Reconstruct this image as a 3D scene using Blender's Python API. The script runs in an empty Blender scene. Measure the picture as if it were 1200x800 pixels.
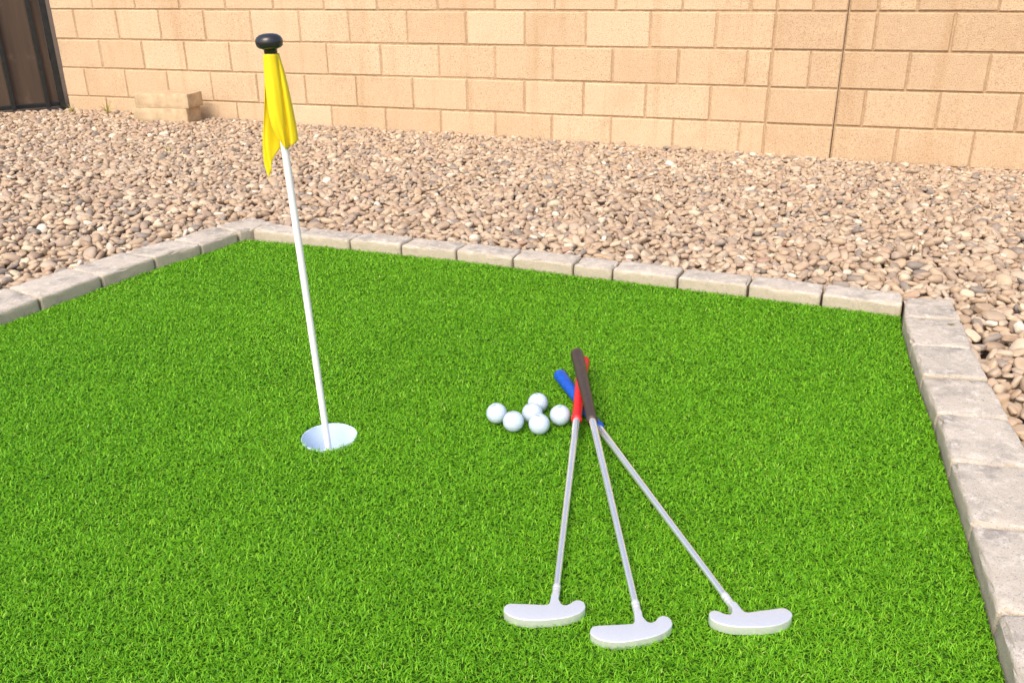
import bpy, bmesh, math, random
import numpy as np
from mathutils import Vector, Matrix, noise as mnoise

random.seed(7)
rng = np.random.default_rng(11)
S = bpy.context.scene
C = S.collection
R = math.radians

# ------------------------------------------------------------------ helpers
def link(name, me, mat=None, parent=None):
    o = bpy.data.objects.new(name, me)
    C.objects.link(o)
    if mat is not None:
        for m in (mat if isinstance(mat, (list, tuple)) else [mat]):
            me.materials.append(m)
    if parent is not None:
        o.parent = parent
    return o

def obj(name, bm, mat=None, parent=None, smooth=False):
    bmesh.ops.recalc_face_normals(bm, faces=bm.faces)
    if smooth:
        for f in bm.faces:
            f.smooth = True
    me = bpy.data.meshes.new(name)
    bm.to_mesh(me)
    bm.free()
    return link(name, me, mat, parent)

def tag(o, label=None, cat=None, group=None, kind=None):
    if label: o['label'] = label
    if cat: o['category'] = cat
    if group: o['group'] = group
    if kind: o['kind'] = kind
    return o

def thing(name, label, cat, loc=(0, 0, 0), rot=(0, 0, 0), group=None):
    o = bpy.data.objects.new(name, None)
    o.empty_display_size = .05
    C.objects.link(o)
    o.location = loc
    o.rotation_euler = rot
    return tag(o, label, cat, group)

def sharp_by_angle(o, deg=35):
    me = o.data
    me.polygons.foreach_set('use_smooth', np.ones(len(me.polygons), bool))
    me.set_sharp_from_angle(angle=R(deg))

def box(bm, x0, x1, y0, y1, z0, z1, bevel=0, seg=2):
    r = bmesh.ops.create_cube(bm, size=1)
    vs = r['verts']
    for v in vs:
        v.co = Vector(((x0 + x1) / 2 + v.co.x * (x1 - x0), (y0 + y1) / 2 + v.co.y * (y1 - y0), (z0 + z1) / 2 + v.co.z * (z1 - z0)))
    if bevel:
        es = list({e for v in vs for e in v.link_edges})
        bmesh.ops.bevel(bm, geom=es, offset=bevel, segments=seg, affect='EDGES', profile=.5)

def lathe(bm, prof, n=32, M=Matrix.Identity(4), flat=None):
    """prof: list of (radius, height) along local z"""
    rings = []
    for r, z in prof:
        if r < 1e-6:
            rings.append([bm.verts.new(M @ Vector((0, 0, z)))])
        else:
            ring = []
            for i in range(n):
                a = 2 * math.pi * i / n
                x, y = r * math.cos(a), r * math.sin(a)
                if flat is not None and y > flat * r:
                    y = flat * r + (y - flat * r) * .25
                ring.append(bm.verts.new(M @ Vector((x, y, z))))
            rings.append(ring)
    for a, b in zip(rings, rings[1:]):
        if len(a) == 1 and len(b) == 1: continue
        for i in range(n):
            j = (i + 1) % n
            if len(a) == 1: bm.faces.new((a[0], b[i], b[j]))
            elif len(b) == 1: bm.faces.new((a[i], a[j], b[0]))
            else: bm.faces.new((a[i], a[j], b[j], b[i]))

def in_poly(x, y, poly):
    x = np.asarray(x); y = np.asarray(y)
    inside = np.zeros(x.shape, bool)
    n = len(poly)
    for i in range(n):
        x1, y1 = poly[i]; x2, y2 = poly[(i + 1) % n]
        c = ((y1 > y) != (y2 > y)) & (x < (x2 - x1) * (y - y1) / (y2 - y1 + 1e-12) + x1)
        inside ^= c
    return inside

# ------------------------------------------------------------------ materials
def new_mat(name):
    m = bpy.data.materials.new(name)
    m.use_nodes = True
    nt = m.node_tree
    b = nt.nodes['Principled BSDF']
    return m, nt, b

def N(nt, t, **kw):
    n = nt.nodes.new(t)
    for k, v in kw.items():
        if k in n.inputs: n.inputs[k].default_value = v
        else: setattr(n, k, v)
    return n

def ramp(nt, fac, stops, interp='LINEAR'):
    r = nt.nodes.new('ShaderNodeValToRGB')
    cr = r.color_ramp
    cr.interpolation = interp
    while len(cr.elements) < len(stops): cr.elements.new(.5)
    for e, (p, c) in zip(cr.elements, stops):
        e.position = p
        e.color = (*c, 1) if len(c) == 3 else c
    nt.links.new(fac, r.inputs[0])
    return r.outputs[0]

def mix(nt, a, b, fac, mode='MIX'):
    m = nt.nodes.new('ShaderNodeMix')
    m.data_type = 'RGBA'; m.blend_type = mode
    for s, v in ((m.inputs[0], fac), (m.inputs[6], a), (m.inputs[7], b)):
        if hasattr(v, 'is_output'): nt.links.new(v, s)
        else: s.default_value = v if not isinstance(v, tuple) or len(v) == 4 else (*v, 1)
    return m.outputs[2]

def noise_tex(nt, scale, detail=4, rough=.6, vec=None):
    n = N(nt, 'ShaderNodeTexNoise', Scale=scale, Detail=detail, Roughness=rough)
    if vec is not None: nt.links.new(vec, n.inputs['Vector'])
    return n.outputs['Fac']

def bump(nt, h, strength, dist, b):
    n = N(nt, 'ShaderNodeBump', Strength=strength, Distance=dist)
    nt.links.new(h, n.inputs['Height'])
    nt.links.new(n.outputs[0], b.inputs['Normal'])
    return n

def coord(nt, which='Object'):
    return nt.nodes.new('ShaderNodeTexCoord').outputs[which]

def simple(name, col, rough=.5, metal=0, spec=.5, var=.12, scale=40, bmp=.0, bdist=.001, coat=0):
    m, nt, b = new_mat(name)
    v = noise_tex(nt, scale, vec=coord(nt))
    dk = tuple(c * (1 - var) for c in col); lt = tuple(min(1, c * (1 + var)) for c in col)
    nt.links.new(ramp(nt, v, [(.3, dk), (.7, lt)]), b.inputs['Base Color'])
    b.inputs['Roughness'].default_value = rough
    b.inputs['Metallic'].default_value = metal
    b.inputs['Specular IOR Level'].default_value = spec
    b.inputs['Coat Weight'].default_value = coat
    if bmp: bump(nt, v, bmp, bdist, b)
    return m

def attr_fac(nt, name):
    a = nt.nodes.new('ShaderNodeAttribute')
    a.attribute_name = name
    return a.outputs['Fac']

# wall blocks
def mat_wall():
    m, nt, b = new_mat('split_block')
    co = coord(nt)
    tone = attr_fac(nt, 'tone')
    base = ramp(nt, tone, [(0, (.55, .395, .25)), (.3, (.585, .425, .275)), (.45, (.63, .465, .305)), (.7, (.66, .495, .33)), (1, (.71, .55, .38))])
    big = noise_tex(nt, 2.2, 5, .65, co)
    base = mix(nt, base, (.53, .355, .215), ramp(nt, big, [(.5, (0, 0, 0)), (.75, (.5, .5, .5))]))
    med = noise_tex(nt, 14, 6, .7, co)
    base = mix(nt, base, (.76, .58, .37), ramp(nt, med, [(.52, (0, 0, 0)), (.8, (.6, .6, .6))]))
    mp = N(nt, 'ShaderNodeMapping'); mp.inputs['Scale'].default_value = (9, 9, .7)
    nt.links.new(co, mp.inputs[0])
    st = noise_tex(nt, 1.0, 3, .5, mp.outputs[0])
    base = mix(nt, base, (.46, .29, .155), ramp(nt, st, [(.55, (0, 0, 0)), (.75, (.4, .4, .4))]))
    fine = noise_tex(nt, 170, 3, .7, co)
    base = mix(nt, base, (.33, .205, .11), ramp(nt, fine, [(.34, (.9, .9, .9)), (.47, (0, 0, 0))]))
    mid = noise_tex(nt, 55, 5, .75, co)
    base = mix(nt, base, (.42, .27, .15), ramp(nt, mid, [(.54, (0, 0, 0)), (.72, (.65, .65, .65))]))
    base = mix(nt, base, (.80, .66, .48), ramp(nt, fine, [(.62, (0, 0, 0)), (.74, (.6, .6, .6))]))
    nt.links.new(base, b.inputs['Base Color'])
    b.inputs['Roughness'].default_value = .93
    b.inputs['Specular IOR Level'].default_value = .15
    h = N(nt, 'ShaderNodeMath', operation='ADD')
    nt.links.new(fine, h.inputs[0]); nt.links.new(med, h.inputs[1])
    bump(nt, h.outputs[0], .8, .006, b)
    return m
M_wall = mat_wall()
M_mortar = simple('mortar', (.46, .325, .20), .95, var=.25, scale=60, bmp=.5, bdist=.004, spec=.1)

def mat_kerb():
    m, nt, b = new_mat('edging_concrete')
    co = coord(nt)
    info = nt.nodes.new('ShaderNodeObjectInfo').outputs['Random']
    base = ramp(nt, info, [(0, (.48, .43, .37)), (.5, (.56, .50, .43)), (1, (.52, .46, .39))])
    rl = N(nt, 'ShaderNodeVectorMath', operation='ADD')
    cmb = nt.nodes.new('ShaderNodeCombineXYZ'); 
    mul = N(nt, 'ShaderNodeMath', operation='MULTIPLY'); mul.inputs[1].default_value = 37.0
    nt.links.new(info, mul.inputs[0]); nt.links.new(mul.outputs[0], cmb.inputs[0]); nt.links.new(mul.outputs[0], cmb.inputs[2])
    nt.links.new(co, rl.inputs[0]); nt.links.new(cmb.outputs[0], rl.inputs[1])
    co = rl.outputs[0]
    big = noise_tex(nt, 13, 7, .72, co)
    base = mix(nt, base, (.27, .245, .225), ramp(nt, big, [(.47, (0, 0, 0)), (.66, (.8, .8, .8))]))
    med = noise_tex(nt, 38, 6, .75, co)
    base = mix(nt, base, (.70, .64, .57), ramp(nt, med, [(.5, (0, 0, 0)), (.66, (.85, .85, .85))]))
    base = mix(nt, base, (.25, .22, .20), ramp(nt, noise_tex(nt, 75, 5, .75, co), [(.56, (0, 0, 0)), (.70, (.6, .6, .6))]))
    fine = noise_tex(nt, 330, 3, .7, co)
    base = mix(nt, base, (.20, .18, .165), ramp(nt, fine, [(.32, (.9, .9, .9)), (.43, (0, 0, 0))]))
    # sides tinted yellower than the worn top: warm sunlight put into the colour
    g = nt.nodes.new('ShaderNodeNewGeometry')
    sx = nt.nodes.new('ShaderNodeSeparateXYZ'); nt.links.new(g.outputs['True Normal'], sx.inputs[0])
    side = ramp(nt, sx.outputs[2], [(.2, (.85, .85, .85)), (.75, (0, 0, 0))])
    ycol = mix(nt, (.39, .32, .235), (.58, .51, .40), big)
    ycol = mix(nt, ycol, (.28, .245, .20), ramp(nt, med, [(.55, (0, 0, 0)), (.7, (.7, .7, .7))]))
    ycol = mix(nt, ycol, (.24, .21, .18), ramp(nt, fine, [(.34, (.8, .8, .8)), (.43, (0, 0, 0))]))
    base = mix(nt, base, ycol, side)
    nt.links.new(base, b.inputs['Base Color'])
    b.inputs['Roughness'].default_value = .9
    b.inputs['Specular IOR Level'].default_value = .2
    h = N(nt, 'ShaderNodeMath', operation='ADD')
    nt.links.new(fine, h.inputs[0]); nt.links.new(med, h.inputs[1])
    bump(nt, h.outputs[0], .7, .003, b)
    return m
M_kerb = mat_kerb()

def mat_pebble():
    m, nt, b = new_mat('river_pebble')
    tone = attr_fac(nt, 'tone')
    co = coord(nt)
    base = ramp(nt, tone, [(0, (0.410, 0.288, 0.189)), (.12, (0.486, 0.366, 0.253)), (.24, (0.296, 0.205, 0.139)), (.36, (0.522, 0.410, 0.298)),
                           (.48, (0.427, 0.298, 0.205)), (.60, (0.338, 0.261, 0.203)), (.70, (0.582, 0.479, 0.348)), (.79, (0.450, 0.317, 0.208)),
                           (.87, (0.273, 0.230, 0.196)), (.935, (.200, .170, .145)), (.945, (0.439, 0.329, 0.234)), (.98, (0.712, 0.647, 0.532)), (1, (0.356, 0.211, 0.146))])
    n1 = noise_tex(nt, 60, 4, .65, co)
    base = mix(nt, base, (.26, .18, .13), ramp(nt, n1, [(.52, (0, 0, 0)), (.75, (.4, .4, .4))]))
    n2 = noise_tex(nt, 25, 3, .6, co)
    base = mix(nt, base, (.58, .45, .33), ramp(nt, n2, [(.5, (0, 0, 0)), (.75, (.45, .45, .45))]))
    nt.links.new(base, b.inputs['Base Color'])
    b.inputs['Roughness'].default_value = .62
    b.inputs['Specular IOR Level'].default_value = .35
    bump(nt, n1, .15, .002, b)
    return m
M_pebble = mat_pebble()

def mat_blade():
    m, nt, b = new_mat('turf_fibre')
    tone = attr_fac(nt, 'tone')
    base = ramp(nt, tone, [(0, (.085, .285, .006)), (.3, (.14, .41, .009)), (.65, (.205, .51, .014)), (.93, (.28, .58, .025)), (1, (.48, .64, .14))])
    nt.links.new(base, b.inputs['Base Color'])
    b.inputs['Roughness'].default_value = .5
    b.inputs['Specular IOR Level'].default_value = .3
    tr = N(nt, 'ShaderNodeBsdfTranslucent')
    tcol = mix(nt, base, (.9, 1, .25), 1.0, 'MULTIPLY')
    nt.links.new(tcol, tr.inputs[0])
    ms = N(nt, 'ShaderNodeMixShader'); ms.inputs[0].default_value = .28
    nt.links.new(b.outputs[0], ms.inputs[1]); nt.links.new(tr.outputs[0], ms.inputs[2])
    nt.links.new(ms.outputs[0], nt.nodes['Material Output'].inputs[0])
    return m
M_blade = mat_blade()
M_turfbase = simple('turf_backing', (.03, .085, .006), .9, var=.4, scale=300, spec=.1)
M_soil = simple('soil', (.12, .083, .056), .95, var=.35, scale=30, bmp=.6, bdist=.01, spec=.1)

M_white = simple('white_plastic', (.82, .82, .82), .3, var=.02, spec=.5)
M_cup = simple('cup_plastic', (.54, .66, .82), .6, var=.03, scale=60)
M_black = simple('black_plastic', (.022, .022, .024), .27, var=.1, spec=.6)
M_head = simple('cast_aluminium', (.88, .88, .90), .38, metal=.6, var=.03, scale=400, bmp=.08, bdist=.0004)

def mat_chrome():
    m, nt, b = new_mat('steel_shaft')
    v = noise_tex(nt, 25, 3, .6, coord(nt))
    nt.links.new(ramp(nt, v, [(.3, (.92, .91, .89)), (.7, (.97, .96, .945))]), b.inputs['Base Color'])
    nt.links.new(ramp(nt, v, [(.3, (.17,) * 3), (.7, (.23,) * 3)]), b.inputs['Roughness'])
    b.inputs['Metallic'].default_value = .78
    return m
M_chrome = mat_chrome()

def grip_mat(name, col):
    m, nt, b = new_mat(name)
    co = coord(nt)
    v = noise_tex(nt, 90, 4, .6, co)
    nt.links.new(ramp(nt, v, [(.3, tuple(c * .8 for c in col)), (.7, tuple(min(1, c * 1.15) for c in col))]), b.inputs['Base Color'])
    b.inputs['Roughness'].default_value = .42
    vo = N(nt, 'ShaderNodeTexVoronoi', Scale=420.0)
    nt.links.new(co, vo.inputs['Vector'])
    bump(nt, vo.outputs['Distance'], .22, .0008, b)
    return m
M_grip = {'red': grip_mat('red_rubber', (.62, .012, .018)), 'black': grip_mat('black_rubber', (.052, .036, .030)),
          'blue': grip_mat('blue_rubber', (.006, .085, .50))}

def mat_flag():
    m, nt, b = new_mat('yellow_nylon')
    co = coord(nt)
    v = noise_tex(nt, 20, 3, .5, co)
    col = ramp(nt, v, [(.3, (.92, .72, .002)), (.7, (.95, .78, .004))])
    nt.links.new(col, b.inputs['Base Color'])
    b.inputs['Roughness'].default_value = .6
    b.inputs['Sheen Weight'].default_value = .15
    tr = N(nt, 'ShaderNodeBsdfTranslucent'); nt.links.new(col, tr.inputs[0])
    ms = N(nt, 'ShaderNodeMixShader'); ms.inputs[0].default_value = .22
    nt.links.new(b.outputs[0], ms.inputs[1]); nt.links.new(tr.outputs[0], ms.inputs[2])
    nt.links.new(ms.outputs[0], nt.nodes['Material Output'].inputs[0])
    w = N(nt, 'ShaderNodeTexNoise', Scale=900.0); nt.links.new(co, w.inputs['Vector'])
    bump(nt, w.outputs['Fac'], .12, .0004, b)
    return m
M_flag = mat_flag()

def mat_ball():
    m, nt, b = new_mat('golf_ball_cover')
    co = coord(nt)
    mp = N(nt, 'ShaderNodeMapping'); mp.inputs['Location'].default_value = (.004, .009, -.019); nt.links.new(co, mp.inputs[0])
    mp.inputs['Scale'].default_value = (1.0, 2.0, 1.0)
    ln = N(nt, 'ShaderNodeVectorMath', operation='LENGTH'); nt.links.new(mp.outputs[0], ln.inputs[0])
    nz = noise_tex(nt, 700, 2, .5, co)
    rad = ramp(nt, ln.outputs['Value'], [(.0045, (1, 1, 1)), (.007, (0, 0, 0))])
    spk = ramp(nt, nz, [(.46, (0, 0, 0)), (.52, (.8, .8, .8))])
    mk = mix(nt, rad, spk, 1.0, 'MULTIPLY')
    base = mix(nt, (.52, .625, .74), (.12, .15, .22), mk)
    nt.links.new(base, b.inputs['Base Color'])
    b.inputs['Roughness'].default_value = .28
    vo = N(nt, 'ShaderNodeTexVoronoi', Scale=290.0); nt.links.new(co, vo.inputs['Vector'])
    bump(nt, ramp(nt, vo.outputs['Distance'], [(0, (0, 0, 0)), (.55, (1, 1, 1))]), .6, .0009, b)
    return m
M_ball = mat_ball()

def mat_panel():
    m, nt, b = new_mat('gate_board')
    co = coord(nt)
    mp = N(nt, 'ShaderNodeMapping'); mp.inputs['Scale'].default_value = (22, 22, 1.2); nt.links.new(co, mp.inputs[0])
    v = noise_tex(nt, 1, 5, .6, mp.outputs[0])
    base = ramp(nt, v, [(.3, (.060, .038, .024)), (.5, (.082, .053, .034)), (.72, (.115, .074, .046))])
    d = noise_tex(nt, 7, 5, .7, co)
    base = mix(nt, base, (.22, .15, .10), ramp(nt, d, [(.58, (0, 0, 0)), (.78, (.45, .45, .45))]))
    nt.links.new(base, b.inputs['Base Color'])
    b.inputs['Roughness'].default_value = .65
    bump(nt, v, .3, .003, b)
    return m
M_panel = mat_panel()
M_steel = simple('painted_steel', (.016, .017, .016), .4, var=.4, scale=25, bmp=.15, bdist=.001)
M_weed = simple('weed_leaf', (.30, .30, .055), .6, var=.35, scale=60)
M_dryleaf = simple('fallen_leaf', (.16, .14, .02), .6, var=.3, scale=200)
M_capblock = simple('cap_block', (.52, .39, .25), .92, var=.22, scale=16, bmp=.4, bdist=.006, spec=.15)

# ------------------------------------------------------------------ layout (metres; green surface z = 0)
YAW = -.33174
WO = Vector((0, 5.857, 0)); WT = Vector((math.cos(YAW), math.sin(YAW), 0)); WN = Vector((math.sin(YAW), -math.cos(YAW), 0))   # WN faces the yard
def wall_dist(x, y): return (x - WO.x) * WN.x + (y - WO.y) * WN.y
def wall_t(x, y): return (x - WO.x) * WT.x + (y - WO.y) * WT.y
def gravel_top(x, y):
    d = np.clip(wall_dist(x, y) / 3.0, 0, 1)
    foot = -.142 - .016 * np.clip(wall_t(x, y), -4, 4)
    return foot + (.012 - foot) * d

K = .030
left_in = [(-1.695, 1.56), (-1.602, 1.745), (-1.508, 1.935), (-1.412, 2.128), (-1.317, 2.318), (-1.225, 2.508), (-1.131, 2.688), (-1.033, 2.836), (-.950, 2.982)]
left_out = [(-1.845, 1.65), (-1.75, 1.84), (-1.652, 2.035), (-1.555, 2.225), (-1.46, 2.416), (-1.361, 2.590), (-1.262, 2.754), (-1.160, 2.910), (-1.062, 3.067)]
corner_bl = [(-.948, 2.984), (-1.060, 3.070), (-.962, 3.195), (-.856, 3.118), (-.916, 3.022)]
back_in = [(-.914, 3.020), (-.745, 2.948), (-.547, 2.873), (-.366, 2.806), (-.180, 2.736), (.003, 2.657), (.188, 2.573), (.303, 2.525), (.485, 2.442), (.671, 2.360), (.854, 2.280), (1.044, 2.194)]
KS = (.86199 - .030) / (.86199 - .036)
left_in, left_out, corner_bl, back_in = [[(x * KS, y * KS) for x, y in l] for l in (left_in, left_out, corner_bl, back_in)]
BN = (.405, .914)
back_out = [(x + BN[0] * .098, y + BN[1] * .098) for x, y in back_in]
right_in = [(1.072, 2.258), (1.007, 2.106), (.951, 1.927), (.901, 1.755), (.853, 1.577), (.797, 1.393), (.737, 1.194), (.670, .981), (.606, .780), (.542, .580), (.478, .380)]
right_out = [(1.192, 2.238), (1.145, 2.078), (1.085, 1.893), (1.037, 1.725), (.988, 1.545), (.938, 1.358), (.880, 1.162), (.815, .950), (.752, .748), (.688, .548), (.624, .348)]
right_in, right_out = [[(x * KS, y * KS) for x, y in l] for l in (right_in, right_out)]
green_poly = [(left_in[0][0], left_in[0][1])] + left_in[1:] + [(-.930 * KS, 3.005 * KS)] + back_in[1:] + right_in[1:] + [(.30, -.20), (-1.9, -.20), (-2.0, .95)]
kerb_outer = left_out + corner_bl[1:4] + back_out[1:-1] + [right_out[0]] + right_out[1:] + [(.43, -.25), (-2.2, -.3), (-2.15, 1.0)]
CUP = (-.3740, 1.579); CR = .0555

# ------------------------------------------------------------------ ground
def build_ground():
    xs = np.concatenate([[-70, -30, -14], np.arange(-7, 7.01, .07), [14, 30, 70]])
    ys = np.concatenate([[-70, -30, -10], np.arange(-3, 9.01, .07), [16, 35, 80]])
    X, Y = np.meshgrid(xs, ys)
    Z = gravel_top(X, Y) - .042
    Z = np.where(in_poly(X, Y, kerb_outer), -.13, Z)
    Z = Z + .006 * np.sin(X * 9 + 2 * np.sin(Y * 5)) * np.cos(Y * 7)
    nx, ny = len(xs), len(ys)
    idx = np.arange(nx * ny).reshape(ny, nx)
    f = np.stack([idx[:-1, :-1], idx[:-1, 1:], idx[1:, 1:], idx[1:, :-1]], -1).reshape(-1, 4)
    me = bpy.data.meshes.new('ground')
    me.from_pydata(np.stack([X, Y, Z], -1).reshape(-1, 3).tolist(), [], f.tolist())
    me.polygons.foreach_set('use_smooth', np.ones(len(f), bool))
    tag(link('ground', me, M_soil), kind='structure')
build_ground()

def fast_mesh(name, V, F, tone=None, smooth=True):
    me = bpy.data.meshes.new(name)
    nv, (nf, k) = len(V), F.shape
    me.vertices.add(nv); me.vertices.foreach_set('co', V.astype(np.float32).ravel())
    me.loops.add(nf * k); me.loops.foreach_set('vertex_index', F.astype(np.int32).ravel())
    me.polygons.add(nf); me.polygons.foreach_set('loop_start', np.arange(0, nf * k, k, dtype=np.int32))
    me.polygons.foreach_set('use_smooth', np.full(nf, smooth))
    if tone is not None:
        a = me.attributes.new('tone', 'FLOAT', 'POINT'); a.data.foreach_set('value', tone.astype(np.float32))
    me.update(calc_edges=True)
    return me

# ------------------------------------------------------------------ turf
def build_turf():
    bm = bmesh.new()
    zb = -.0085
    outer = [bm.verts.new((x, y, zb)) for x, y in green_poly]
    n = 48
    hole = [bm.verts.new((CUP[0] + (CR + .0025) * math.cos(2 * math.pi * i / n), CUP[1] + (CR + .0025) * math.sin(2 * math.pi * i / n), zb)) for i in range(n)]
    es = [bm.edges.new((l[i], l[(i + 1) % len(l)])) for l in (outer, hole) for i in range(len(l))]
    bmesh.ops.triangle_fill(bm, use_beauty=True, use_dissolve=False, edges=es)
    for f in list(bm.faces):
        c = f.calc_center_median()
        if (c.x - CUP[0]) ** 2 + (c.y - CUP[1]) ** 2 < (CR * .9) ** 2: bm.faces.remove(f)
    # downward skirt gives the backing its thickness
    for l in (outer, hole):
        low = [bm.verts.new((v.co.x, v.co.y, zb - .02)) for v in l]
        for i in range(len(l)):
            j = (i + 1) % len(l)
            bm.faces.new((l[i], l[j], low[j], low[i]))
    tag(obj('putting_green', bm, M_turfbase), kind='structure')
    # fibres
    P = []
    for y0, y1, dens in ((.35, .62, 50000), (.62, 1.25, 150000), (1.25, 1.8, 130000), (1.8, 2.4, 105000), (2.4, 3.1, 85000)):
        x0, x1 = -1.75, 1.2
        n = int((x1 - x0) * (y1 - y0) * dens)
        p = np.stack([rng.uniform(x0, x1, n), rng.uniform(y0, y1, n)], -1)
        lim = .64 * (p[:, 1] + .25) + .45
        p = p[(np.abs(p[:, 0]) < lim)]
        P.append(p)
    P = np.concatenate(P)
    P = P[in_poly(P[:, 0], P[:, 1], green_poly)]
    d = np.hypot(P[:, 0] - CUP[0], P[:, 1] - CUP[1])
    P = P[d > CR + .0006]
    n = len(P)
    dist = P[:, 1]
    patch = np.sin(P[:, 0] * 7 + 1.3 * np.sin(P[:, 1] * 5)) * np.cos(P[:, 1] * 6 + np.sin(P[:, 0] * 4))
    L = rng.uniform(.0070, .0118, n) * (1 + .05 * patch)
    W = rng.uniform(.0012, .0018, n) * (1 + .28 * np.clip(dist - 1, 0, 2))
    az = rng.uniform(0, 2 * np.pi, n)
    lean0 = rng.uniform(.3, 1.35, n)
    curl = rng.uniform(.5, 1.5, n)
    twist = rng.normal(0, 1.5, n)
    ux, uy = np.cos(az), np.sin(az)
    k = 4
    pos = np.stack([P[:, 0], P[:, 1], rng.uniform(-.0085, -.0035, n)], -1)
    V = np.zeros((n, k, 2, 3), np.float32)
    a = lean0.copy(); az2 = az.copy()
    for j in range(k):
        sx, sy = -np.sin(az2 + .4 * twist), np.cos(az2 + .4 * twist)
        w = W * (1 - .55 * (j / (k - 1)) ** 3) / 2
        side = np.stack([sx * w, sy * w, np.zeros(n)], -1)
        V[:, j, 0] = pos - side; V[:, j, 1] = pos + side
        step = L / (k - 1)
        pos = pos + np.stack([np.sin(a) * np.cos(az2) * step, np.sin(a) * np.sin(az2) * step, np.cos(a) * step], -1)
        a = a + curl / (k - 1) * 1.4
        az2 = az2 + twist / (k - 1)
    # keep tips out of the kerb and the cup mouth
    tip = V[:, k - 1, 0]
    ok = in_poly(tip[:, 0], tip[:, 1], green_poly)
    ok &= np.hypot(tip[:, 0] - CUP[0], tip[:, 1] - CUP[1]) > CR - .004
    V = V[ok]; n = len(V)
    tone = np.clip(rng.beta(1.2, 1.2, n) * .92 + .04 * patch[ok] + .02, 0, .97)
    pale = rng.random(n) < .006
    tone[pale] = 1
    tone = np.repeat(tone, k * 2)
    b0 = np.arange(n)[:, None] * (k * 2)
    q = np.array([[2 * j, 2 * j + 1, 2 * j + 3, 2 * j + 2] for j in range(k - 1)])
    F = (b0[:, None, :] + q[None]).reshape(-1, 4)
    me = fast_mesh('turf_fibres', V.reshape(-1, 3), F, tone)
    tag(link('turf_fibres', me, M_blade), 'short bright green artificial turf covering the putting green', 'artificial turf', kind='stuff')
build_turf()

# ------------------------------------------------------------------ gravel: pebbles dropped one by one on a height field
def ico(level):
    bm = bmesh.new(); bmesh.ops.create_icosphere(bm, subdivisions=level, radius=1)
    v = np.array([x.co[:] for x in bm.verts]); f = np.array([[w.index for w in q.verts] for q in bm.faces]); bm.free()
    return v, f

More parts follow.
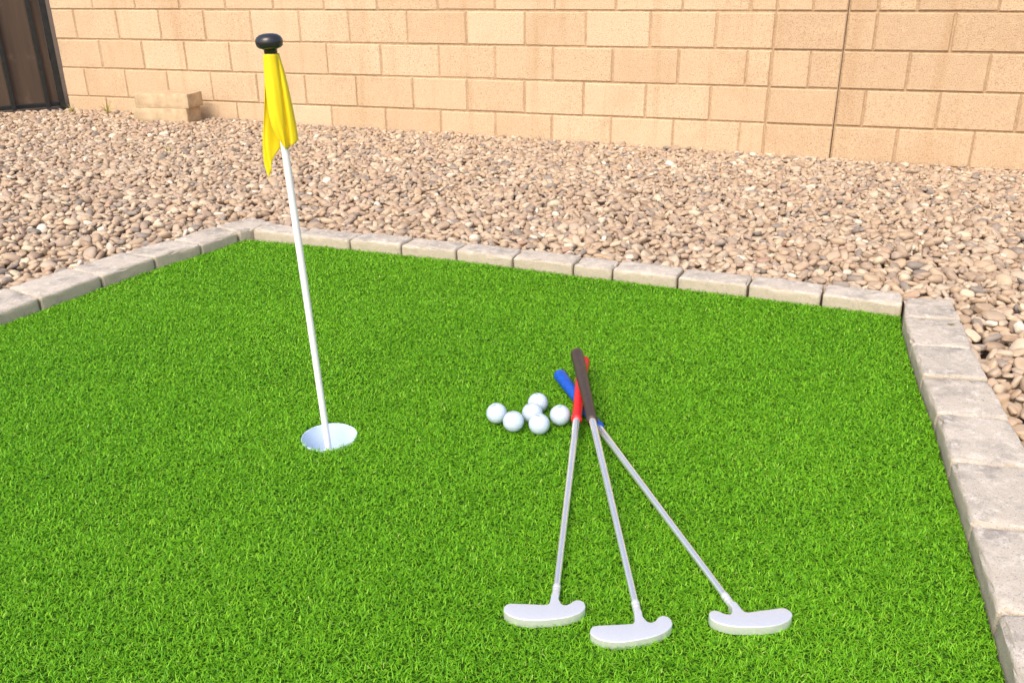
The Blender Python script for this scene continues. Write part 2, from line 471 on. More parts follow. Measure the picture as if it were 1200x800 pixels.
def build_gravel():
    g = .005
    gx0, gy0, gx1, gy1 = -5.4, .3, 4.6, 7.8
    nx, ny = int((gx1 - gx0) / g), int((gy1 - gy0) / g)
    XX = gx0 + (np.arange(nx) + .5) * g; YY = gy0 + (np.arange(ny) + .5) * g
    GX, GY = np.meshgrid(XX, YY)
    base = (gravel_top(GX, GY) - .036)
    top = base.copy()
    wd = wall_dist(GX, GY)
    okc = (wd > .012) & ~in_poly(GX, GY, kerb_outer)
    view = (np.abs(GX + .05) < .64 * (GY + .15) + .75)
    okc &= view
    # the yard stops at the gate leaf
    gd = (GX + 3.43) * (-.57) + (GY - 7.04) * .82
    okc &= ~((GX < -3.2) & (gd > -.08))
    # the two cap blocks stand clear
    okc &= ~((GX > -2.70) & (GX < -2.20) & (GY > 6.34) & (GY < 6.75))
    cand = np.argwhere(okc)
    area = len(cand) * g * g
    H = top
    own = np.full((ny, nx), -1, np.int32)
    n = int(area * 2750)
    sizes = np.clip(rng.lognormal(math.log(.0182), .28, n), .009, .034)
    near = None
    A_list = []; keep = []
    ci = rng.integers(0, len(cand), (n, 4))
    asp1 = rng.uniform(.44, .82, n); asp2 = rng.uniform(.30, .56, n)
    yaw = rng.uniform(0, 2 * np.pi, n); ta = rng.normal(0, .42, n); tb = rng.normal(0, .38, n)
    pos = np.zeros((n, 3)); mats = np.zeros((n, 3, 3))
    rr = np.arange(-9, 10)
    for i in range(n):
        a = sizes[i]; b_ = a * asp1[i]; c_ = a * asp2[i]
        cy, sy = math.cos(yaw[i]), math.sin(yaw[i])
        Rz = np.array([[cy, -sy, 0], [sy, cy, 0], [0, 0, 1]])
        ca, sa = math.cos(ta[i]), math.sin(ta[i]); cb, sb = math.cos(tb[i]), math.sin(tb[i])
        Rm = Rz @ np.array([[1, 0, 0], [0, ca, -sa], [0, sa, ca]]) @ np.array([[cb, 0, sb], [0, 1, 0], [-sb, 0, cb]])
        Mx = Rm * np.array([a, b_, c_])
        mats[i] = Mx
        Q = Rm @ np.diag([1 / a ** 2, 1 / b_ ** 2, 1 / c_ ** 2]) @ Rm.T
        r = min(9, int(a / g) + 1)
        s = rr[9 - r:10 + r] * g
        dx, dy = s[None, :], s[:, None]
        B = Q[0, 2] * dx + Q[1, 2] * dy
        Cc = Q[0, 0] * dx * dx + 2 * Q[0, 1] * dx * dy + Q[1, 1] * dy * dy - .94
        disc = B * B - Q[2, 2] * Cc
        m = disc > 0
        sq = np.sqrt(np.where(m, disc, 0))
        lo = (-B - sq) / Q[2, 2]; hi = (-B + sq) / Q[2, 2]
        best = None
        for k in range(4 if i > n * .25 else 2):
            jy, jx = cand[ci[i, k]]
            y0, y1, x0, x1 = jy - r, jy + r + 1, jx - r, jx + r + 1
            if y0 < 0 or x0 < 0 or y1 > ny or x1 > nx: continue
            sub = H[y0:y1, x0:x1]
            d = np.where(m, sub - lo, -9)
            z = d.max()
            # allow it to settle a little among its neighbours
            z = .86 * z + .14 * np.sort(d[m])[int(m.sum() * .80)]
            rel = z - base[jy, jx]
            if best is None or rel < best[0]: best = (rel, z, jy, jx, y0, y1, x0, x1)
        if best is None or best[0] > .040: continue
        rel, z, jy, jx, y0, y1, x0, x1 = best
        sub = H[y0:y1, x0:x1]
        up = m & (hi + z > sub)
        sub[up] = (hi + z)[up]
        own[y0:y1, x0:x1][up] = i
        pos[i] = (XX[jx] + rng.uniform(-.002, .002), YY[jy] + rng.uniform(-.002, .002), z)
        keep.append(i)
    cnt = np.bincount(own[own >= 0], minlength=n)
    keep = np.array([i for i in keep if cnt[i] >= 3])
    tone_all = rng.random(n)
    Vs, Fs, Ts = [], [], []
    off = 0
    dist = np.hypot(pos[:, 0], pos[:, 1])
    for lvl, sel in ((3, keep[dist[keep] < 2.6]), (2, keep[(dist[keep] >= 2.6) & (dist[keep] < 4.6)]), (2, keep[dist[keep] >= 4.6])):
        v, f = ico(lvl)
        nvar = 14
        var = []
        for q in range(nvar):
            o = Vector((q * 7.3, q * 3.1, 1.7))
            e = rng.uniform(2.0, 3.0)
            w = np.sign(v) * np.abs(v) ** (2 / e)
            w /= ((np.abs(w) ** e).sum(1) ** (1 / e))[:, None]
            dsp = np.array([1 + .26 * mnoise.noise(Vector(p) * 1.0 + o) + .05 * mnoise.noise(Vector(p) * 2.2 + o) for p in v])
            var.append(w * dsp[:, None])
        var = np.array(var)
        pick = rng.integers(0, nvar, len(sel))
        V = np.einsum('nij,nvj->nvi', mats[sel], var[pick]) + pos[sel][:, None, :]
        F = f[None] + (off + np.arange(len(sel)) * len(v))[:, None, None]
        Vs.append(V.reshape(-1, 3)); Fs.append(F.reshape(-1, 3)); Ts.append(np.repeat(tone_all[sel], len(v)))
        off += V.shape[0] * V.shape[1]
    print('pebbles', len(keep), 'verts', off)
    me = fast_mesh('gravel', np.concatenate(Vs), np.concatenate(Fs), np.concatenate(Ts))
    tag(link('gravel', me, M_pebble), 'tan and grey river pebbles filling the yard between edging and wall', 'gravel', kind='stuff')
build_gravel()

# ------------------------------------------------------------------ edging blocks
ORD = ['first', 'second', 'third', 'fourth', 'fifth', 'sixth', 'seventh', 'eighth', 'ninth', 'tenth', 'eleventh']
def edging(poly, label, seed):
    rs = random.Random(seed)
    cx = sum(p[0] for p in poly) / len(poly); cy = sum(p[1] for p in poly) / len(poly)
    bm = bmesh.new()
    gap = .0036
    pts = []
    n = len(poly)
    for i, (x, y) in enumerate(poly):      # shrink towards the centre for the joints
        v = Vector((x - cx, y - cy)); pts.append(v * (1 - gap / v.length))
    z0, z1 = -.055, K + rs.uniform(-.002, .002)
    tx, ty = rs.uniform(-.02, .02), rs.uniform(-.02, .02)
    lo = [bm.verts.new((p.x, p.y, z0)) for p in pts]
    hi = [bm.verts.new((p.x, p.y, z1 + tx * p.x + ty * p.y)) for p in pts]
    top = bm.faces.new(hi)
    bm.faces.new(lo[::-1])
    for i in range(n):
        bm.faces.new((lo[i], lo[(i + 1) % n], hi[(i + 1) % n], hi[i]))
    bmesh.ops.recalc_face_normals(bm, faces=bm.faces)
    es = [e for e in bm.edges if all(v.co.z > 0 for v in e.verts)] + [e for e in bm.edges if (e.verts[0].co.z > 0) != (e.verts[1].co.z > 0)]
    bmesh.ops.bevel(bm, geom=es, offset=.0075, segments=3, affect='EDGES', profile=.55)
    bmesh.ops.triangulate(bm, faces=[f for f in bm.faces if len(f.verts) > 4])
    for _ in range(3):
        long = [e for e in bm.edges if e.calc_length() > .011]
        if not long: break
        bmesh.ops.subdivide_edges(bm, edges=long, cuts=1, use_grid_fill=True)
    bmesh.ops.triangulate(bm, faces=bm.faces)
    off = Vector((rs.uniform(0, 90), rs.uniform(0, 90), 0))
    for v in bm.verts:
        if v.co.z < -.02: continue
        edge = 1.0
        nrm = v.normal if v.normal.length else Vector((0, 0, 1))
        d = mnoise.noise((v.co + off) * 45) * .0020 + mnoise.noise((v.co + off) * 140) * .0008
        # chipped arrises
        if .3 < nrm.z < .95:
            d -= max(0, mnoise.noise((v.co + off) * 55) - .05) * .012
        v.co += nrm * d
    o = obj('edging_block', bm, M_kerb)
    sharp_by_angle(o, 50)
    o.location = (cx, cy, 0)
    tag(o, label, 'edging block', 'concrete edging blocks around the green')
    return o

nl = len(left_in) - 1
for i in range(nl):
    k = nl - 1 - i
    edging([left_in[i], left_in[i + 1], left_out[i + 1], left_out[i]], f'beige edging block in the left row, {ORD[k]} from the back left corner block', 100 + i)
edging(corner_bl, 'five sided concrete edging block at the back left corner of the green', 99)
names_back = {2: 'just right of the white pole'}
for i in range(len(back_in) - 1):
    q = [back_in[i], back_in[i + 1], back_out[i + 1], back_out[i]]
    if i == 6:
        lab = 'short half length concrete edging block in the back row before the pebbles'
    elif i < 6:
        lab = f'edging block in the back row, {ORD[i]} right of the back left corner block'
    else:
        lab = f'edging block in the back row, {ORD[len(back_in) - 2 - i]} left of the back right corner block'
    edging(q, lab, 200 + i)
for i in range(len(right_in) - 1):
    q = [right_in[i], right_in[i + 1], right_out[i + 1], right_out[i]]
    lab = 'back right corner block, lying across the end of the back row of edging' if i == 0 else f'grey edging block in the right row, {ORD[i - 1]} in front of the back right corner block'
    edging(q, lab, 300 + i)

# ------------------------------------------------------------------ block wall
def build_wall():
    root = thing('block_wall', 'tan concrete block wall with a narrow pier, standing behind the gravel', 'wall', WO, (0, 0, YAW))
    p0, p1 = 1.612, 1.997               # pier
    T0, T1 = -3.62, 5.2
    rows_l = {0: [-3.221, -2.836, -2.455, -2.075, -1.69, -1.30, -.905, -.475, -.088, .301, .683, 1.08, 1.468],
              1: [-3.41, -3.025, -2.646, -2.265, -1.885, -1.50, -1.125, -.70, -.285, .108, .502, .895, 1.286],
              2: [-3.224, -2.836, -2.465, -2.085, -1.70, -1.31, -.901, -.485, -.094, .292, .675, 1.075, 1.475],
              3: [-3.41, -3.035, -2.655, -2.275, -1.89, -1.50, -1.10, -.68, -.290, .106, .495, .888, 1.278],
              4: [-3.25, -2.86, -2.475, -2.085, -1.70, -1.31, -.894, -.486, -.098, .290, .675, 1.065, 1.465]}
    rows_r = {0: [2.15, 2.348, 2.746, 3.14, 3.535, 3.93, 4.32, 4.72], 1: [2.152, 2.545, 2.94, 3.335, 3.73, 4.12, 4.52, 4.91],
              2: [2.351, 2.752, 3.15, 3.54, 3.94, 4.33, 4.73], 3: [2.148, 2.538, 2.936, 3.33, 3.72, 4.12, 4.51, 4.91],
              4: [2.346, 2.744, 3.14, 3.535, 3.93, 4.32, 4.72]}
    pier = {0: [1.81], 1: [], 2: [1.825], 3: [], 4: []}
    V, F, T = [], [], []
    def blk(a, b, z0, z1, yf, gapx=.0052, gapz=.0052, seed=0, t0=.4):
        rs = random.Random(seed)
        a += gapx; b -= gapx; z0 += gapz; z1 -= gapz
        yf = yf + rs.uniform(-.0015, .0015)
        c = .004 + rs.uniform(0, .0025)
        yb = .09
        j = [rs.uniform(-.0016, .0016) for _ in range(8)]
        A, B, Z0, Z1 = a + j[0], b + j[1], z0 + j[2], z1 + j[3]
        off = len(V)
        tilt = rs.uniform(-.002, .002)
        V.extend([(A + c, yf, Z0 + c), (B - c, yf + tilt, Z0 + c), (B - c, yf + tilt, Z1 - c), (A + c, yf, Z1 - c),
                  (A, yf + c, Z0), (B, yf + c, Z0), (B, yf + c, Z1), (A, yf + c, Z1),
                  (A, yb, Z0), (B, yb, Z0), (B, yb, Z1), (A, yb, Z1)])
        for f in ((0, 1, 2, 3), (0, 4, 5, 1), (1, 5, 6, 2), (2, 6, 7, 3), (3, 7, 4, 0), (4, 8, 9, 5), (5, 9, 10, 6), (6, 10, 11, 7), (7, 11, 8, 4), (8, 11, 10, 9)):
            F.append([off + q for q in f])
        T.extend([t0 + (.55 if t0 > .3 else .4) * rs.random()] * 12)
    zt, Hc = .638, .2078
    sd = 0
    for row in range(-5, 6):
        src = row if row in rows_l else (1 if row % 2 else 2)
        if row == 5: src = 3
        z1 = zt - (row - 1) * Hc; z0 = z1 - Hc
        js = [T0] + sorted(rows_l[src]) + [p0]
        js = [v for i, v in enumerate(js) if i == 0 or v - js[i - 1] > .03]
        for a, b in zip(js, js[1:]):
            sd += 1; blk(a, b, z0, z1, 0, seed=sd)
        js = [p0] + pier[src] + [p1]
        for a, b in zip(js, js[1:]):
            sd += 1; blk(a + (.004 if a == p0 else 0), b, z0, z1, -.012, seed=sd, t0=.2)
        js = [p1] + rows_r[src] + [T1]
        for a, b in zip(js, js[1:]):
            sd += 1; blk(a + (.003 if a == p1 else 0), b, z0, z1, .002, seed=sd, t0=.08)  # right section browner: part own tone, part duller light put into the colour
    me = bpy.data.meshes.new('block_courses')
    me.from_pydata(V, [], F)
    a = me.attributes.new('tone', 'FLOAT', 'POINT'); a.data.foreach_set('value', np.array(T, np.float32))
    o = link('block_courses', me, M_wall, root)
    bm = bmesh.new()
    box(bm, T0 + .006, p0 + .002, .0075, .1, -.6, zt + 6 * Hc - .008)
    box(bm, p0 + .0022, p1 - .003, -.001, .1, -.6, zt + 6 * Hc - .008)
    box(bm, p1 + .002, T1 - .006, .013, .1, -.6, zt + 6 * Hc - .008)
    obj('mortar', bm, M_mortar, root)
    bm = bmesh.new()
    x = T0
    while x < T1 - .05:
        box(bm, x + .003, min(x + .395, T1) - .003, -.012, .112, zt + 6 * Hc + .004, zt + 6 * Hc + .05, .006)
        x += .398
    cp = obj('coping', bm, M_wall, root)
build_wall()

# ------------------------------------------------------------------ gate
def build_gate():
    P0 = Vector((-3.455, 7.045, -.07))
    yaw = math.atan2(-.27, -.39)          # leaf runs from the post towards the left foreground
    root = thing('metal_gate', 'brown boarded gate with a black steel frame at the left end of the block wall', 'gate', P0, (0, 0, yaw))
    W, Ht = 1.15, 1.85
    def bar(name, x0, x1, z0, z1, y0=-.02, y1=.02, bev=.003):
        bm = bmesh.new(); box(bm, x0, x1, y0, y1, z0, z1, bev)
        return obj(name, bm, M_steel, root)
    bar('hinge_post', .0, .040, -.03, Ht + .03, -.026, .026)
    bar('bottom_rail', .043, W, .012, .040, -.014, .014)
    bar('top_rail', .043, W, Ht - .04, Ht, -.015, .015)
    for x in (.108, .345, .585, .825, 1.065):
        bar('vertical_bar', x, x + .030, .006, Ht - .042, .0155, .0415)
    bm = bmesh.new()
    seams = [.046, .123, .360, .600, .840, 1.080, W]
    for i, (a, b_) in enumerate(zip(seams, seams[1:])):
        box(bm, a, b_ - .0006, -.011 + .0008 * (i % 3), .011, .042, Ht - .042, .0015, 1)
    obj('board_panel', bm, M_panel, root)
    for z in (.35, 1.45):
        bm = bmesh.new()
        lathe(bm, [(0, 0), (.012, 0), (.012, .07), (0, .07)], 16, Matrix.Translation((.053, -.034, z)))
        obj('hinge', bm, M_steel, root, True)
build_gate()

# ------------------------------------------------------------------ two cap blocks by the wall
def cap_block(cx, cy, z0, yaw, L, D, Hh, label, seed):
    rs = random.Random(seed)
    bm = bmesh.new()
    box(bm, -L / 2, L / 2, -D / 2, D / 2, 0, Hh, .004, 2)
    for _ in range(2):
        bmesh.ops.subdivide_edges(bm, edges=[e for e in bm.edges if e.calc_length() > .05], cuts=2, use_grid_fill=True)
    off = Vector((seed * 5.1, 0, 0))
    for v in bm.verts:
        v.co += Vector((mnoise.noise(v.co * 22 + off), mnoise.noise(v.co * 22 + off + Vector((9, 0, 0))), mnoise.noise(v.co * 22 + off + Vector((0, 9, 0))))) * .003
    o = obj('cap_block', bm, M_capblock); sharp_by_angle(o, 40)
    o.location = (cx, cy, z0); o.rotation_euler = (0, 0, yaw)
    tag(o, label, 'concrete block', 'spare blocks stacked at the foot of the wall')
cap_block(-2.452, 6.462, -.112, R(-11), .418, .19, .112, 'lower of two tan cap blocks stacked in front of the wall, sitting on pebbles', 3)
cap_block(-2.428, 6.466, .001, R(-13), .420, .19, .098, 'upper tan cap block lying on another at the foot of the wall', 4)

# ------------------------------------------------------------------ cup
def build_cup():
    bm = bmesh.new()
    D = .1
    lathe(bm, [(0, -D), (CR - .004, -D), (CR - .002, -D + .003), (CR - .0015, -.002), (CR - .0012, -.0015), (CR + .0004, -.0008), (CR + .0014, -.002), (CR + .0016, -.004), (CR + .001, -.006), (CR + .001, -D - .003), (0, -D - .003)], 64)
    o = obj('golf_cup', bm, M_cup, smooth=True); sharp_by_angle(o, 50)
    o.location = (CUP[0], CUP[1], -.0035)
    tag(o, 'round white plastic hole cup sunk in the turf around the flag pole', 'golf hole')
build_cup()

# ------------------------------------------------------------------ flagstick
def build_flag():
    B = Vector((CUP[0] - .0015, CUP[1], -.1030)); Tp = Vector((-.4065, 1.577, .755))
    d = (Tp - B); Ln = d.length
    q = d.normalized().to_track_quat('Z', 'Y')
    root = thing('flagstick', 'leaning white pole with a limp yellow flag, standing in the hole cup', 'golf flag', B)
    Mx = q.to_matrix().to_4x4()
    bm = bmesh.new()
    lathe(bm, [(0, 0), (.0067, 0), (.0067, Ln - .012), (0, Ln - .012)], 28, Mx)
    o = obj('pole', bm, M_white, root); sharp_by_angle(o, 50)
    bm = bmesh.new()
    Hk = Ln - .0175
    lathe(bm, [(0, Hk), (.0105, Hk), (.0112, Hk + .002), (.0112, Hk + .0065), (.0130, Hk + .0078), (.0180, Hk + .0092), (.0218, Hk + .0125), (.0232, Hk + .0180), (.0226, Hk + .0232), (.0200, Hk + .0276), (.0150, Hk + .0308), (.008, Hk + .0325), (0, Hk + .0330)], 40, Mx)
    obj('knob', bm, M_black, root, True)
    # limp cloth: columns across the sheet, from its free edge in front of the pole, round the right fold, behind the pole, to the low left tip
    yc = 1.577
    cols = [
        # (list of (x, y, z) from top to bottom)
        [(-.4170, yc - .0085, .7365), (-.4192, yc - .0090, .700), (-.4188, yc - .0110, .660), (-.4155, yc - .0135, .624), (-.4085, yc - .0130, .603), (-.4015, yc - .0105, .5885)],
        [(-.4140, yc - .0110, .7372), (-.4142, yc - .0120, .700), (-.4130, yc - .0150, .660), (-.4100, yc - .0165, .624), (-.4040, yc - .0155, .600), (-.3995, yc - .0125, .5855)],
        [(-.4055, yc - .0130, .7378), (-.4045, yc - .0145, .700), (-.4030, yc - .0170, .660), (-.4015, yc - .0180, .624), (-.3985, yc - .0165, .600), (-.3970, yc - .0130, .5810)],
        [(-.3975, yc - .0095, .7375), (-.3962, yc - .0110, .700), (-.3955, yc - .0120, .660), (-.3950, yc - .0125, .624), (-.3938, yc - .0115, .600), (-.3935, yc - .0100, .5775)],
        [(-.3945, yc - .0030, .7372), (-.3930, yc - .0030, .700), (-.3918, yc - .0020, .660), (-.3912, yc - .0020, .624), (-.3910, yc - .0020, .600), (-.3915, yc - .0010, .5800)],
        [(-.3936, yc - .0010, .7370), (-.3890, yc - .0050, .700), (-.3855, yc - .0080, .660), (-.3835, yc - .0090, .624), (-.3828, yc - .0090, .604), (-.3825, yc - .0080, .5850)],
        [(-.3932, yc + .0020, .7370), (-.3858, yc + .0020, .700), (-.3805, yc + .0020, .660), (-.3775, yc + .0020, .624), (-.3762, yc + .0020, .606), (-.3755, yc + .0020, .5920)],
        [(-.3940, yc + .0060, .7370), (-.3880, yc + .0090, .700), (-.3850, yc + .0120, .660), (-.3830, yc + .0140, .624), (-.3825, yc + .0140, .606), (-.3820, yc + .0140, .5920)],
        [(-.3990, yc + .0105, .7372), (-.3970, yc + .0125, .700), (-.3960, yc + .0145, .660), (-.3950, yc + .0160, .624), (-.3950, yc + .0160, .606), (-.3950, yc + .0160, .5860)],
        [(-.4070, yc + .0115, .7372), (-.4070, yc + .0130, .700), (-.4075, yc + .0140, .660), (-.4090, yc + .0140, .624), (-.4105, yc + .0130, .600), (-.4110, yc + .0120, .5770)],
        [(-.4140, yc + .0080, .7370), (-.4155, yc + .0080, .700), (-.4190, yc + .0070, .655), (-.4240, yc + .0060, .614), (-.4262, yc + .0050, .580), (-.4258, yc + .0050, .5530)],
        [(-.4178, yc + .0020, .7366), (-.4205, yc + .0010, .700), (-.4268, yc + .0020, .650), (-.4335, yc + .0030, .606), (-.4352, yc + .0030, .570), (-.4305, yc + .0030, .5360)],
        [(-.4180, yc - .0020, .7362), (-.4212, yc - .0010, .695), (-.4285, yc + .0000, .645), (-.4375, yc + .0010, .595), (-.4398, yc + .0010, .552), (-.4347, yc + .0020, .5225)],
    ]
    def cr(pts, n):   # Catmull-Rom
        P = [np.array(p) for p in pts]
        P = [2 * P[0] - P[1]] + P + [2 * P[-1] - P[-2]]
        out = []
        m = len(P) - 3
        for s in range(n + 1):
            u = s / n * m; i = min(int(u), m - 1); t = u - i
            a, b, c, e = P[i:i + 4]
            out.append(.5 * ((2 * b) + (-a + c) * t + (2 * a - 5 * b + 4 * c - e) * t * t + (-a + 3 * b - 3 * c + e) * t ** 3))
        return np.array(out)
    nv, nu = 36, 84
    G = np.array([cr(c, nv) for c in cols])                      # col, v, 3
    G = np.array([cr(list(G[:, j]), nu) for j in range(nv + 1)])  # v, u, 3
    ph = np.linspace(0, 1, nu + 1)
    for j in range(nv + 1):
        t = j / nv
        G[j, :, 1] += .0013 * t * np.sin(ph * 31 + 4 * t) + .0007 * t * np.sin(ph * 67 - 3 * t)
        G[j, :, 0] += .0008 * t * np.sin(ph * 43 + 7 * t)
    G -= np.array(B)
    V = G.reshape(-1, 3)
    idx = np.arange(len(V)).reshape(nv + 1, nu + 1)
    F = np.stack([idx[:-1, :-1], idx[:-1, 1:], idx[1:, 1:], idx[1:, :-1]], -1).reshape(-1, 4)
    me = fast_mesh('flag', V, F)
    o = link('flag', me, M_flag, root)
    sm = o.modifiers.new('thickness', 'SOLIDIFY'); sm.thickness = .0009; sm.offset = 0
    # hem tube gripping the pole top
    bm = bmesh.new()
    u = Ln - .0180
    lathe(bm, [(.0069, u - .10), (.0088, u - .10), (.0112, u - .02), (.0118, u - .004), (.0108, u), (.0069, u)], 32, Mx)
    hs = obj('sleeve', bm, M_flag, root, True)
build_flag()

# ------------------------------------------------------------------ golf balls
def build_balls():
    rad = .0216
    me = None
    spots = [(-.0335, 1.627, 'white golf ball farthest left in the loose cluster on the turf', .3),
             (.0010, 1.590, 'white golf ball second from left, at the front of the cluster', 1.4),
             (.0535, 1.672, 'golf ball at the back of the cluster, farthest from the putter heads', 2.2),
             (.0405, 1.6265, 'bluish golf ball in the middle, hemmed in between the others', 4.1),
             (.0530, 1.578, 'nearest golf ball of the cluster, in front of the middle ball', 5.0),
             (.0975, 1.615, 'golf ball touching the red putter grip, at the right of the cluster', .8)]
    for i, (x, y, lab, a) in enumerate(spots):
        if me is None:
            bm = bmesh.new(); bmesh.ops.create_icosphere(bm, subdivisions=4, radius=rad)
            o = obj('golf_ball', bm, M_ball, smooth=True); me = o.data
        else:
            o = bpy.data.objects.new('golf_ball', me); C.objects.link(o)
        o.location = (x, y, .0185)
        o.rotation_euler = (R(random.uniform(-12, 12)), R(random.uniform(-12, 12)), R(random.uniform(-35, 35)))
        tag(o, lab, 'golf ball', 'golf balls lying beside the putter grips')
build_balls()

# ------------------------------------------------------------------ putters
HEAD = [(.105, .971), (.107, .976), (.112, .980), (.127, .9812), (.145, .9822), (.161, .983), (.1665, .985), (.1682, .990), (.1690, .999), (.1702, 1.008),
        (.1798, 1.0085), (.1800, .998), (.1835, .990), (.1872, .9858), (.192, .986), (.197, .989), (.201, .994), (.206, .9975), (.2125, .997), (.217, .993), (.219, .986),
        (.218, .980), (.211, .971), (.195, .9612), (.171, .954), (.147, .950), (.129, .951), (.116, .955), (.108, .961), (.105, .966)]
def build_putter(name_col, label, neck, gtop, head_rot, mirror, grip_len):
    """local frame: origin on the shaft axis at the hosel, shaft along +Y"""
    n = Vector(neck); g = Vector(gtop)
    d = g - n; Ln = d.length
    head = math.atan2(-d.x, d.y); pitch = math.asin(d.z / Ln)
    root = thing('putter', label, 'putter', n, (0, 0, 0), 'putters lying crossed on the turf')
    root.rotation_euler = (Matrix.Rotation(head, 3, 'Z') @ Matrix.Rotation(pitch, 3, 'X')).to_euler()
    Ry = Matrix.Rotation(R(-90), 4, 'X')          # lathe axis z -> +y
    bm = bmesh.new()
    pts = []
    for x, y in HEAD:
        v = Vector((x - .1750, y - 1.0085))
        v *= 1.03
        v.rotate(Matrix.Rotation(R(-2.05), 2))
        if mirror: v.x = -v.x
        v.rotate(Matrix.Rotation(head_rot, 2))
        pts.append(v)
    m = len(pts)
    # smooth the outline
    sm = []
    for i in range(m):
        a, b, c, e = [np.array(pts[(i + k) % m]) for k in (-1, 0, 1, 2)]
        for t in (0, .34, .67):
            sm.append(.5 * ((2 * b) + (-a + c) * t + (2 * a - 5 * b + 4 * c - e) * t * t + (-a + 3 * b - 3 * c + e) * t ** 3))
    z0, z1 = -.0090, .0062
    lo = [bm.verts.new((p[0], p[1], z0)) for p in sm]
    hi = [bm.verts.new((p[0], p[1], z1)) for p in sm]
    k = len(sm)
    ft = bm.faces.new(hi); fb = bm.faces.new(lo[::-1])
    for i in range(k): bm.faces.new((lo[i], lo[(i + 1) % k], hi[(i + 1) % k], hi[i]))
    bmesh.ops.recalc_face_normals(bm, faces=bm.faces)
    es = list({e for f in (ft, fb) for e in f.edges})
    bmesh.ops.bevel(bm, geom=es, offset=.0012, segments=3, affect='EDGES', profile=.5)
    bmesh.ops.triangulate(bm, faces=[f for f in bm.faces if len(f.verts) > 4])
    o = obj('head', bm, M_head, root); sharp_by_angle(o, 40)
    # hosel: a socket with crimp rings
    bm = bmesh.new()
    lathe(bm, [(0, -.010), (.0056, -.010), (.0059, .004), (.0060, .0085), (.0056, .0092), (.0060, .0100), (.0060, .0150), (.0056, .0157), (.0061, .0166), (.0063, .0200), (.0061, .0225), (.0055, .0235), (0, .0235)], 28, Ry)
    o = obj('hosel', bm, M_head, root); sharp_by_angle(o, 35)
    g0 = Ln - grip_len
    bm = bmesh.new()
    lathe(bm, [(0, .02), (.0053, .02), (.0058, .2), (.0072, g0 - .02), (.0074, g0 + .03), (0, g0 + .03)], 28, Ry)
    o = obj('shaft', bm, M_chrome, root); sharp_by_angle(o, 40)
    bm = bmesh.new()
    lathe(bm, [(.0074, g0), (.0098, g0), (.0100, g0 + .012), (.0110, g0 + .08), (.0128, g0 + .17), (.0138, Ln - .045), (.0147, Ln - .014), (.0148, Ln - .005), (.0134, Ln - .001), (.010, Ln), (0, Ln)], 32, Ry)
    o = obj('grip', bm, M_grip[name_col], root); sharp_by_angle(o, 40)
    bm = bmesh.new()
    lathe(bm, [(.0070, g0 - .006), (.0100, g0 - .006), (.0113, g0 - .003), (.0111, g0 + .003), (.0099, g0 + .005)], 32, Ry)
    c = obj('collar', bm, M_grip[name_col], o, True)
build_putter('red', 'putter with red grip, its head at the left of the three', (.0605, 1.0600, .0062), (.1640, 1.850, .036), R(2), False, .268)
build_putter('black', 'putter with black grip lying on top of the other two', (.1771, 1.0200, .0062), (.1470, 1.840, .0600), 0, False, .287)
build_putter('blue', 'putter with blue grip, underneath, its head reaching farthest right', (.3165, 1.0360, .0062), (.1080, 1.830, .0110), R(-4), True, .258)

# ------------------------------------------------------------------ small weeds and a leaf
def weed(x, y, h, n, seed, label, dry=False):
    rs = random.Random(seed)
    root_z = float(gravel_top(x, y)) - .02
    bm = bmesh.new()
    for i in range(n):
        a = rs.uniform(0, 2 * math.pi); ln = h * rs.uniform(.5, 1.1); cv = rs.uniform(.2, .9)
        w = rs.uniform(.0025, .005)
        prev = None
        for j in range(6):
            t = j / 5
            r = ln * t * math.sin(cv * t) + .006; z = ln * t * math.cos(cv * t * .9)
            ww = w * (1 - t ** 2 * .9)
            c = Vector((r * math.cos(a), r * math.sin(a), z)); s = Vector((-math.sin(a), math.cos(a), 0)) * ww
            pair = (bm.verts.new(c - s), bm.verts.new(c + Vector((0, 0, ww * .4))), bm.verts.new(c + s))
            if prev:
                bm.faces.new((prev[0], prev[1], pair[1], pair[0])); bm.faces.new((prev[1], prev[2], pair[2], pair[1]))
            prev = pair
    o = obj('weed', bm, M_weed, smooth=True)
    o.location = (x, y, root_z)
    tag(o, label, 'weed')
weed(-3.02, 6.78, .13, 13, 1, 'thin yellow green weed with tall blades at the wall foot right of the gate')
weed(-3.31, 6.83, .08, 10, 2, 'small green weed sprouting beside the gate post')
weed(-1.92, 5.00, .065, 14, 3, 'low yellowish weed growing among the pebbles in front of the cap blocks')
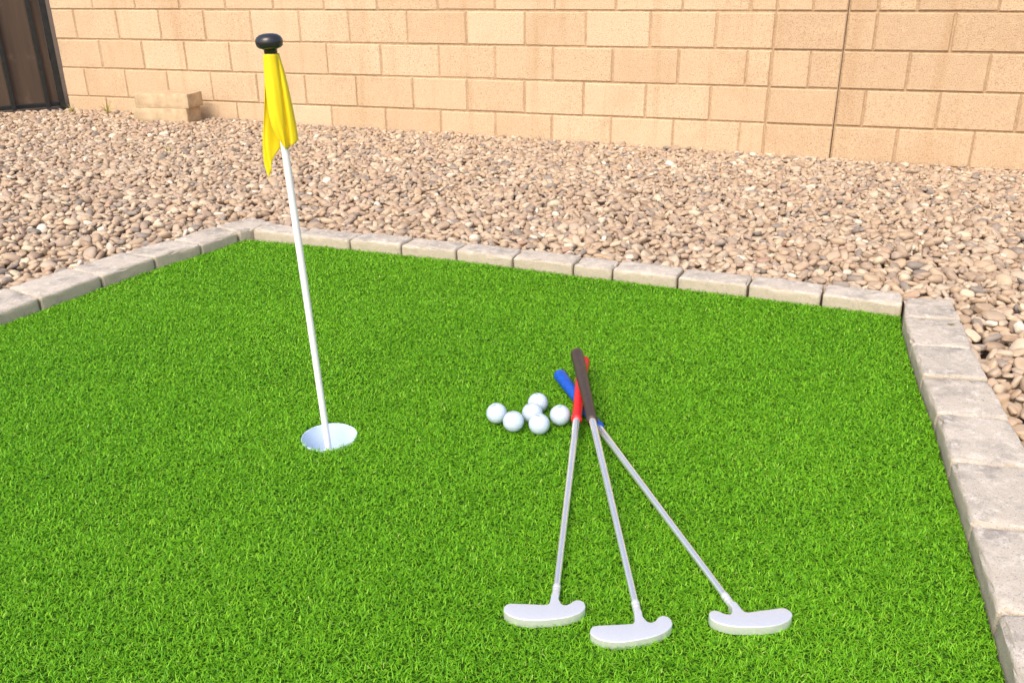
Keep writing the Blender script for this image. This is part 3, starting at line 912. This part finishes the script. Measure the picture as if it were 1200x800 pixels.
def leaf():
    bm = bmesh.new()
    c = [(0, 0, 0), (.006, .003, .001), (.014, .0035, .0015), (.021, 0, .001), (.014, -.0035, .001), (.006, -.003, .001)]
    lo = [bm.verts.new(p) for p in c]; hi = [bm.verts.new((x, y, z + .0005)) for x, y, z in c]
    bm.faces.new(hi); bm.faces.new(lo[::-1])
    for i in range(6): bm.faces.new((lo[i], lo[(i + 1) % 6], hi[(i + 1) % 6], hi[i]))
    o = obj('leaf', bm, M_dryleaf); o.location = (1.095, 2.055, K + .004); o.rotation_euler = (0, 0, R(-20))
    tag(o, 'tiny olive leaf lying on an edging block near the back right corner', 'leaf')
leaf()

# ------------------------------------------------------------------ camera
cam = bpy.data.cameras.new('camera')
co = bpy.data.objects.new('camera', cam); C.objects.link(co)
f_px, pitch, roll, h = 1031.6, .397247, -.011342, .86199
cam.sensor_fit = 'HORIZONTAL'; cam.sensor_width = 36; cam.lens = f_px / 1200 * 36
cp, sp = math.cos(pitch), math.sin(pitch)
fwd = Vector((0, cp, -sp)); up0 = Vector((0, sp, cp)); r0 = Vector((1, 0, 0))
cr_, sr_ = math.cos(roll), math.sin(roll)
rt = r0 * cr_ + up0 * sr_; up = up0 * cr_ - r0 * sr_
Mc = Matrix((rt, up, -fwd)).transposed().to_4x4(); Mc.translation = (0, 0, h)
co.matrix_world = Mc
cam.clip_start = .02; cam.clip_end = 300
S.camera = co

# ------------------------------------------------------------------ light
EL, AZ = R(48), R(205)     # sun behind the photographer, to the left; azimuth measured clockwise from +Y
w = bpy.data.worlds.new('World'); S.world = w; w.use_nodes = True
nt = w.node_tree
bg = nt.nodes['Background']
sky = nt.nodes.new('ShaderNodeTexSky'); sky.sky_type = 'NISHITA'; sky.sun_disc = False
sky.sun_elevation = EL; sky.sun_rotation = AZ
sky.air_density = 1.0; sky.dust_density = 4.0; sky.ozone_density = 1.0
nt.links.new(sky.outputs[0], bg.inputs[0]); bg.inputs[1].default_value = .15
sl = bpy.data.lights.new('sun', 'SUN'); sl.energy = 1.5; sl.angle = R(36); sl.color = (1, .88, .70)
so = bpy.data.objects.new('sun', sl); C.objects.link(so)
sd = Vector((math.sin(AZ) * math.cos(EL), math.cos(AZ) * math.cos(EL), math.sin(EL)))
so.rotation_euler = sd.to_track_quat('Z', 'Y').to_euler()
S.view_settings.view_transform = 'Standard'; S.view_settings.look = 'None'
S.view_settings.gamma = 1; S.view_settings.use_curve_mapping = False
S.view_settings.exposure = .72
S.render.engine = 'CYCLES'
S.cycles.max_bounces = 8; S.cycles.diffuse_bounces = 4
